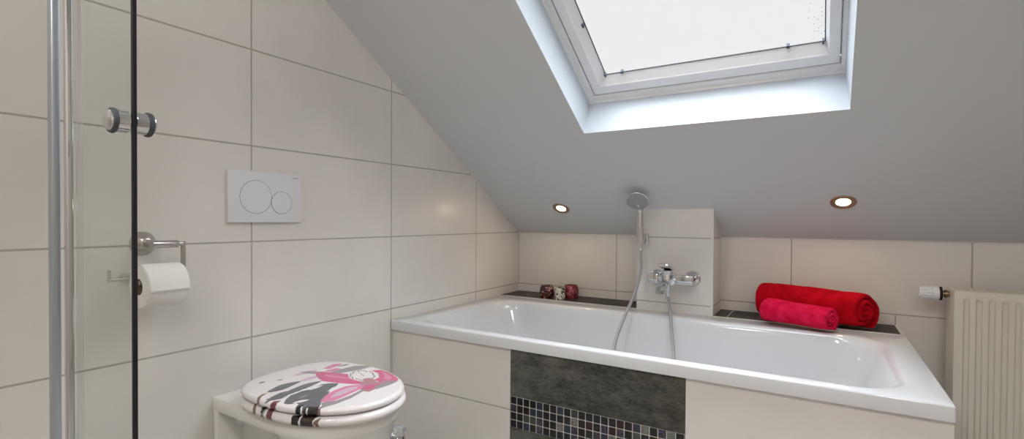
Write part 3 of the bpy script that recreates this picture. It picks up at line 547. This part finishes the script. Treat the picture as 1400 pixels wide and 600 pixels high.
# ---------------------------------------------------------------- mixer tap
mx = thing('bath_mixer_tap', 'chrome single-lever bath mixer tap on the tiled column', 'tap', (.95, BY, ZJ-.186))
zt = ZJ-.186; yt = -.262
for x in (.872, 1.029):
    MB().lathe([(.0355, 0), (.0355, .003), (.034, .008), (.028, .014), (.018, .018), (.0165, .020), (.0165, .048)], (x, BY, zt), (0, -1, 0), 48).build('rosette', M_chrome, mx)
mb = MB()
mb.rbox((.851, yt-.024, zt-.0205), (.897, yt+.020, zt+.0205), .0035, 3)
mb.rbox((.962, yt-.024, zt-.020), (1.046, yt+.020, zt+.020), .0035, 3)
mb.lathe([(.0135, 0), (.0135, .1)], (.88, yt, zt), (1, 0, 0), 24)
mb.build('body', M_chrome, mx)
mb = MB(); mb.lathe([(.018, -.022), (.0235, -.018), (.0235, .018), (.0225, .02), (.0225, .024), (.0235, .026), (.0235, .034), (.020, .038), (0, .040)], (.934, yt-.004, zt), (0, 0, 1), 40)
cart = mb.build('cartridge_housing', M_chrome, mx)
# lever: flat paddle rising from the housing towards the room
a = Matrix.Rotation(math.radians(-22), 3, 'X'); piv = Vector((.934, yt, zt+.045))
mb = MB(); mb.rbox((.911, yt-.080, zt+.040), (.957, yt+.024, zt+.054), .004, 3, rot=Matrix.Rotation(math.radians(-14), 3, 'X'), piv=piv)
lv = mb.build('lever', M_chrome, mx)
MB().lathe([(.0035, 0), (.0035, .002)], (.934, yt-.012, zt+.041+.008), (0, -.24, .97), 14).build('marking', M_red, lv)
# spout
sp_ = MB(); pr = [(0, 0), (-.045, -.010), (-.088, -.022), (-.112, -.034)]
rings = []
for i, (dy, dz) in enumerate(pr):
    h = .011 - .001*i; w = .017
    rings.append([Vector((.934+w*cx, yt-.015+dy, zt-.012+dz+h*cz)) for cx, cz in ((-1, -.6), (-.8, -1), (.8, -1), (1, -.6), (1, .6), (.8, 1), (-.8, 1), (-1, .6))])
sp_.loft(rings).build('spout', M_chrome, mx, angle=50)
mb = MB(); mb.lathe([(.011, 0), (.011, .030), (.0095, .034), (.0095, .036), (.0105, .037), (.0085, .068), (.0075, .070)], (.936, yt, zt-.018), (0, 0, -1), 28)
mb.build('hose_outlet', M_chrome, mx)
MB().lathe([(.0135, 0), (.0150, .004), (.0150, .013), (.012, .017), (0, .0175)], (.955, yt-.024, zt-.010), (.55, -1, -.1), 28).build('diverter_knob', M_chrome, mx)

# ---------------------------------------------------------------- hand shower, bracket and hose
hd = thing('hand_shower', 'chrome hand shower with grey spray face in a wall bracket beside the column edge', 'hand shower', (.805, BY, ZJ))
HC = Vector((.8175, -.335, ZJ+.160)); AX = Vector((.50, -.80, -.33)).normalized()
AX = Vector((.07, -.72, -.69)).normalized(); EV = (Vector((0, 0, -1)) - AX*(-AX.z)).normalized()
HB = Vector((.8110, -.262, ZJ-.030))
MB().lathe([(.0, -.022), (.020, -.021), (.040, -.012), (.0505, -.003), (.0515, 0), (.0505, .002), (.048, .003)], HC, AX, 56, caps=False).build('head', M_chrome, hd)
M_face = new_mat('grey_spray_face', (158, 161, 165), .5); 
face = MB().lathe([(.0485, .0018), (.047, .0034), (.030, .0040), (.0, .0042)], HC, AX, 56, caps=False).build('spray_face', M_face, hd)
e1 = AX.orthogonal().normalized(); e2 = AX.cross(e1); mb = MB()
for r_, n_ in ((.008, 6), (.0155, 12), (.023, 18), (.0305, 24), (.038, 30), (.0445, 34)):
    for k in range(n_):
        a = 2*PI*k/n_; mb.lathe([(.0015, .003), (.0012, .0062), (0, .0064)], HC+(e1*math.cos(a)+e2*math.sin(a))*r_, AX, 6)
mb.build('nozzles', new_mat('light_nozzle_rubber', (176, 178, 182), .6), face)['kind'] = 'stuff'
path = smoothpath([HC-AX*.010+EV*.018, HC-AX*.011+EV*.040, HC-AX*.011+EV*.060+Vector((0, .004, 0)), (HC+EV*.08).lerp(HB, .45)+Vector((0, .006, 0)), HB], 8)
MB().tube(path, lambda t: .0155-.0045*t, 20).build('handle', M_chrome, hd)
MB().lathe([(.0098, 0), (.0098, .018), (.0085, .036), (.007, .040)], HB+Vector((0, 0, .002)), (.0, .02, -1), 24).build('hose_nut', M_chrome, hd)
bk = MB(); bk.rbox((.795, BY-.030, ZJ-.040), (.834, BY-.0, ZJ+.008), .006, 3); bk.lathe([(.0135, -.022), (.0155, -.020), (.0165, .018), (.0150, .020)], HB+Vector((0, .003, .022)), (0, .05, 1), 28); bk.rbox((.800, -.262, ZJ-.018), (.822, BY-.02, ZJ+.012), .004, 3)
bk.build('bracket', M_chrome, hd)
hose = smoothpath([HB+Vector((0, 0, -.034)), *HOSE[1:], (.936, yt, zt-.083)], 14)
tag(MB().tube(hose, .0068, 12).build('shower_hose', M_hose), 'silver metal shower hose looping from the hand shower through the bath to the tap', 'shower hose')

# ---------------------------------------------------------------- recessed downlights
def disc_thing(x, s, lab):
    c = SL(x, s, 0); n_ = Vector((0, -ST, -CT))
    t = thing('recessed_downlight', lab, 'ceiling light', c, 'downlights in the sloping ceiling')
    rim = new_mat('copper_toned_rim', (170, 150, 128), .42, .75)
    MB().lathe([(.044, .0), (.044, .0015), (.0425, .0035), (.036, .0045), (.029, .0035), (.0245, .001)], c, n_, 56, caps=False).build('rim', rim, t)
    e = bpy.data.materials.new('warm_lamp_face'); e.use_nodes = True; tt = e.node_tree; tt.nodes.clear()
    o = tt.nodes.new('ShaderNodeOutputMaterial'); em = tt.nodes.new('ShaderNodeEmission'); em.inputs[0].default_value = (1, .80, .56, 1); em.inputs[1].default_value = DL_EM; tt.links.new(em.outputs[0], o.inputs[0])
    MB().lathe([(.0248, .0012), (.0, .0018)], c, n_, 40, caps=False).build('lamp_face', e, t)
    area('downlight_light', c+n_*.006, .045, DL_W, (1, .76, .5)).rotation_euler = n_.to_track_quat('-Z', 'Y').to_euler()
disc_thing(.3785, .249, 'small round recessed downlight glowing warm, left of the hand shower')
disc_thing(1.587, .279, 'small round recessed downlight glowing warm, above the red towels')
M_glow = bpy.data.materials.new('ceiling_lamp_diffuser'); M_glow.use_nodes = True
M_glow.node_tree.nodes['Principled BSDF'].inputs['Emission Color'].default_value = (1, .9, .8, 1); M_glow.node_tree.nodes['Principled BSDF'].inputs['Emission Strength'].default_value = 2
for i, ((lx, ly), sz) in enumerate(LAMPS):
    t = thing('ceiling_lamp', 'round white ceiling lamp behind the viewpoint, %s one' % ('left', 'right')[i], 'ceiling light', (lx, ly, 2.4))
    MB().lathe([(sz/2+.01, 0), (sz/2+.01, .04), (sz/2, .045)], (lx, ly, 2.4), (0, 0, -1), 40, caps=False).build('housing', M_plastic, t)
    MB().lathe([(sz/2, .043), (0, .044)], (lx, ly, 2.4), (0, 0, -1), 40, caps=False).build('diffuser', M_glow, t)

# ---------------------------------------------------------------- radiator
rx0, rx1, ryb, ryf, rz0, rz1 = 1.924, 2.724, -.050, -.185, .12, ZJ-.170
rd = thing('radiator', 'cream-white panel radiator with vertical ribs at the right edge', 'radiator', (rx0+.4, -.11, rz0))
mb = MB(); pit = .0333; xs_ = []; x = rx0+.004
nx = int((rx1-rx0-.008)/pit*12); zs_ = [rz0+.004, rz0+.03, rz0+.05] + [rz0+.06+(rz1-.045-rz0-.06)*k/6 for k in range(7)] + [rz1-.036, rz1-.030, rz1-.024, rz1-.012, rz1-.003]
vs_ = []; fs = []
for iz, z in enumerate(zs_):
    env = min(1, max(0, (rz1-.026-z)/.012)) * min(1, max(0, (z-rz0-.03)/.012))
    for ix in range(nx+1):
        x = rx0+.0015 + (rx1-rx0-.003)*ix/nx; ph = ((x-rx0-.018)/pit) % 1
        d = (.5+.5*math.tanh(6*(math.cos(2*PI*ph)+.15)))
        if x < rx0+.018 or x > rx1-.018: d = 1
        vs_.append((x, ryf + .009*(1-d)*env, z))
for iz in range(len(zs_)-1):
    for ix in range(nx): k = iz*(nx+1)+ix; fs.append((k, k+1, k+nx+2, k+nx+1))
mb.add(vs_, fs); mb.box((rx0+.004, ryf+.012, rz0+.004), (rx1-.004, ryf+.016, rz1-.004))
fo = mb.build('front_panel', M_rad, rd, fix=False)
MB().rbox((rx0+.01, ryb-.015, rz0), (rx1-.01, ryb, rz1-.006), .004, 2).build('rear_panel', M_rad, rd)
for xx in (rx0, rx1-.002):
    MB().rbox((xx, ryf+.0008, rz0+.01), (xx+.003, ryb, rz1-.001), .0008, 1).build('side_cover', M_rad, rd)
mb = MB(); mb.box((rx0+.0004, ryf+.001, rz1-.008), (rx1, ryf+.012, rz1)).box((rx0+.0006, ryb-.012, rz1-.008), (rx1, ryb, rz1))
mb.box((rx0+.0002, ryf+.0125, rz1-.0026), (rx0+.018, ryb-.0125, rz1-.0002))
for q in (1, 2): yy = ryf+(ryb-ryf)*q/3; mb.box((rx0+.0185, yy-.007, rz1-.0024), (rx1, yy+.007, rz1-.0003))
k = 0
while rx0+.020+k*.024 < rx1-.03:
    x = rx0+.020+k*.024; q = [Vector((x+.011, ryf+.006, 0)), Vector((x+.023, ryf+.006, 0)), Vector((x+.013, ryb-.006, 0)), Vector((x+.001, ryb-.006, 0))]
    mb.loft([[Vector((p.x, p.y, z)) for p in q] for z in (rz1-.0022, rz1-.0006)])
    k += 1
mb.build('top_grille', M_rad, rd, smooth=False)
MB().box((rx0+.01, ryf+.02, rz1-.03), (rx1-.01, ryb-.02, rz1-.028)).build('interior_shade', M_dark, rd, smooth=False)  # dark sheet under the grille: shade of the radiator's inside put into colour
MB().box((rx0-.0006, -.128, ZJ-.462), (rx0+.0005, -.112, ZJ-.436)).build('sticker', new_mat('white_sticker', (238, 238, 236), .5), rd, smooth=False)
va = Vector((rx0, -.100, ZJ-.192))
MB().lathe([(.010, 0), (.010, .006), (.015, .007), (.015, .014), (.011, .015), (.011, .026)], va, (-1, 0, 0), 24).build('valve_body', new_mat('nickel_valve', (150, 130, 108), .25, 1), rd)
MB().lathe([(.022, .021), (.0255, .022), (.0255, .029), (.022, .030)], va, (-1, 0, 0), 32).build('valve_collar', M_dark, rd)
# thermostat head with ribs
n = 60; rg = []
for h, r_, rib in ((.030, .024, 0), (.031, .0265, 0), (.045, .0265, 0), (.046, .0255, 0), (.048, .0250, 1), (.066, .0245, 1), (.084, .0238, 1), (.088, .0225, 0), (.0895, .0200, 0)):
    rg.append([va + Vector((-h, math.cos(2*PI*k/n)*(r_-(.0022 if rib and k % 4 in (2, 3) else 0)), math.sin(2*PI*k/n)*(r_-(.0022 if rib and k % 4 in (2, 3) else 0)))) for k in range(n)])
hd2 = MB().loft(rg).build('thermostat_head', M_plastic, rd, angle=25)

# ---------------------------------------------------------------- rolled towels
def make_towel(lab, c0, c1, R_, mat, turns, seed, squash=.93, zb=None, tailang=-70, cone=.004, skew=.42):
    R0_, R1_ = R_; R_ = R0_; c0, c1 = Vector(c0), Vector(c1); ax = (c1-c0).normalized(); L_ = (c1-c0).length
    side = Vector((0, 0, 1)).cross(ax).normalized(); up = ax.cross(side)
    nth = int(turns*40); gap = R_/turns; th_lay = gap*.74; a1 = math.radians(tailang)
    # spiral centreline from the outside to the core
    outer = []; inner = []
    for i in range(nth+1):
        f = i/nth; ang = a1 + 2*PI*turns*f; r = R_ - (R_-gap*.35)*f
        wob = 1+.03*math.sin(3*ang+seed)+.02*math.sin(5*ang+1)
        w = th_lay*min(1, .35+5*f)
        outer.append((r*wob, ang)); inner.append((max(.0015, r*wob-w), ang))
    nsec = 26; rings = []
    for k in range(nsec+1):
        u = k/nsec; d = min(u, 1-u)*L_; e = max(0, 1-d/.012)
        ring = []
        for (r, ang) in outer + inner[::-1]:
            f = (ang-a1)/(2*PI*turns)
            bulge = (.008*math.sin(f*2*PI*turns*.5+seed) + .006*math.sin(ang*1.3+seed*2)) * (1 if u > .5 else .6)
            rr = r - e*e*.004; rr = max(rr, .001)*(1+(R1_/R0_-1)*u)
            rr *= 1+.018*math.sin(u*7+ang*2+seed)+.01*math.sin(u*17+ang*3)
            pos = c0 + ax*(L_*u) + side*(rr*math.cos(ang)) + up*(rr*math.sin(ang)*squash)
            m_ = max(0, 1-d/.05); pos += ax*(bulge*.5 + cone*f)*m_*(1 if u > .5 else -1)
            pos += ax*(skew*rr*math.cos(ang)*max(0, 1-d/.10)) if u > .5 else ax*0
            if zb is not None and pos.z < zb: pos.z = zb + (zb-pos.z)*.02
            ring.append(pos)
        rings.append(ring)
    o = MB().loft(rings, False, False)
    n = len(rings[0]); h = n//2
    k0, k1 = 0, (nsec)*n; fs = []
    for base, flip in ((0, 0), (len(o.v)-n, 1)):
        for j in range(h-1):
            q = (base+j, base+j+1, base+n-2-j, base+n-1-j); fs.append(q if flip else q[::-1])
    o.f += fs; o.m += [0]*len(fs)
    ob = o.build('rolled_towel', mat, angle=70)
    md = ob.modifiers.new('sub', 'SUBSURF'); md.levels = 1; md.render_levels = 1
    tx_ = bpy.data.textures.new('terry_pile', 'CLOUDS'); tx_.noise_scale = .012
    dm_ = ob.modifiers.new('d', 'DISPLACE'); dm_.texture = tx_; dm_.strength = .0035; dm_.mid_level = .5
    return tag(ob, lab, 'towel', 'rolled towels behind the bath')
zl = ZR+.003
make_towel('large dark red rolled bath towel lying on the slate ledge against the wall', (1.292, -.090, zl+.074), (1.668, -.184, zl+.070), (.085, .080), M_tow1, 3.4, 2, .98, zl, -62)
make_towel('small bright raspberry red rolled towel lying in front of the large dark red one', (1.322, -.240, zl+.053), (1.553, -.313, zl+.046), (.057, .0505), M_tow2, 3.2, 5, .98, zl, -55)

# ---------------------------------------------------------------- candle glasses
def votive(x, y, r, h, mat, lab, bulge=1):
    t = thing('candle_glass', lab, 'candle holder', (x, y, ZR+.002), 'candle glasses on the slate ledge')
    z = ZR+.002; pr = []
    for k in range(15):
        f = k/14; rr = r*((.70+.30*math.sin(PI*(f*.82+.10))**.8) if bulge else (.86+.14*math.sin(PI*(f*.8+.1))))
        pr.append((rr, h*f))
    inn = [(q[0]-.003, q[1]) for q in pr[::-1] if q[1] > .012]
    MB().lathe([(0, 0)] + pr + inn + [(0, .012)], (x, y, z), (0, 0, 1), 44, caps=False).build('glass', mat, t)
    MB().lathe([(0, .0), (r*.55, 0), (r*.55, .014), (r*.5, .015), (0, .0145)], (x, y, z+.0125), (0, 0, 1), 24, caps=False).build('tealight', M_white, t)
def mosaic_mat(name, base, c1, c2, scale, thr):
    m = new_mat(name, base, .15, spec=.6); nb = N(m); p = nb.n('ShaderNodeTexCoord').outputs['Object']
    v = nb.n('ShaderNodeTexVoronoi'); v.inputs['Scale'].default_value = scale; m.node_tree.links.new(p, v.inputs['Vector'])
    s_ = nb.n('ShaderNodeSeparateColor', (v.outputs['Color'],))
    c = nb.mix(nb.ramp(s_.outputs[0], thr, thr+.02), lin(*base), lin(*c1)); c = nb.mix(nb.ramp(s_.outputs[1], .72, .74), c, lin(*c2))
    e = nb.n('ShaderNodeTexVoronoi', feature='DISTANCE_TO_EDGE'); e.inputs['Scale'].default_value = scale; m.node_tree.links.new(p, e.inputs['Vector'])
    nb.to(nb.mix(nb.ramp(e.outputs[0], .02, .08, 1., 0.), c, lin(*[int(x*.6) for x in base])), 'Base Color'); return m
votive(.268, -.150, .0395, .066, mosaic_mat('dark_red_mosaic_glass', (52, 8, 14), (96, 16, 24), (180, 150, 150), 95, .5), 'dark red mosaic candle glass, leftmost on the slate ledge')
votive(.352, -.163, .0285, .062, mosaic_mat('cream_mosaic_glass', (206, 204, 190), (226, 224, 212), (50, 44, 50), 120, .5), 'cream candle glass with dark spots between the red and pink ones', 0)
votive(.384, -.095, .0415, .070, mosaic_mat('pink_mosaic_glass', (140, 52, 66), (176, 92, 104), (120, 30, 44), 110, .5), 'pink mosaic candle glass, rightmost of the candle glasses')
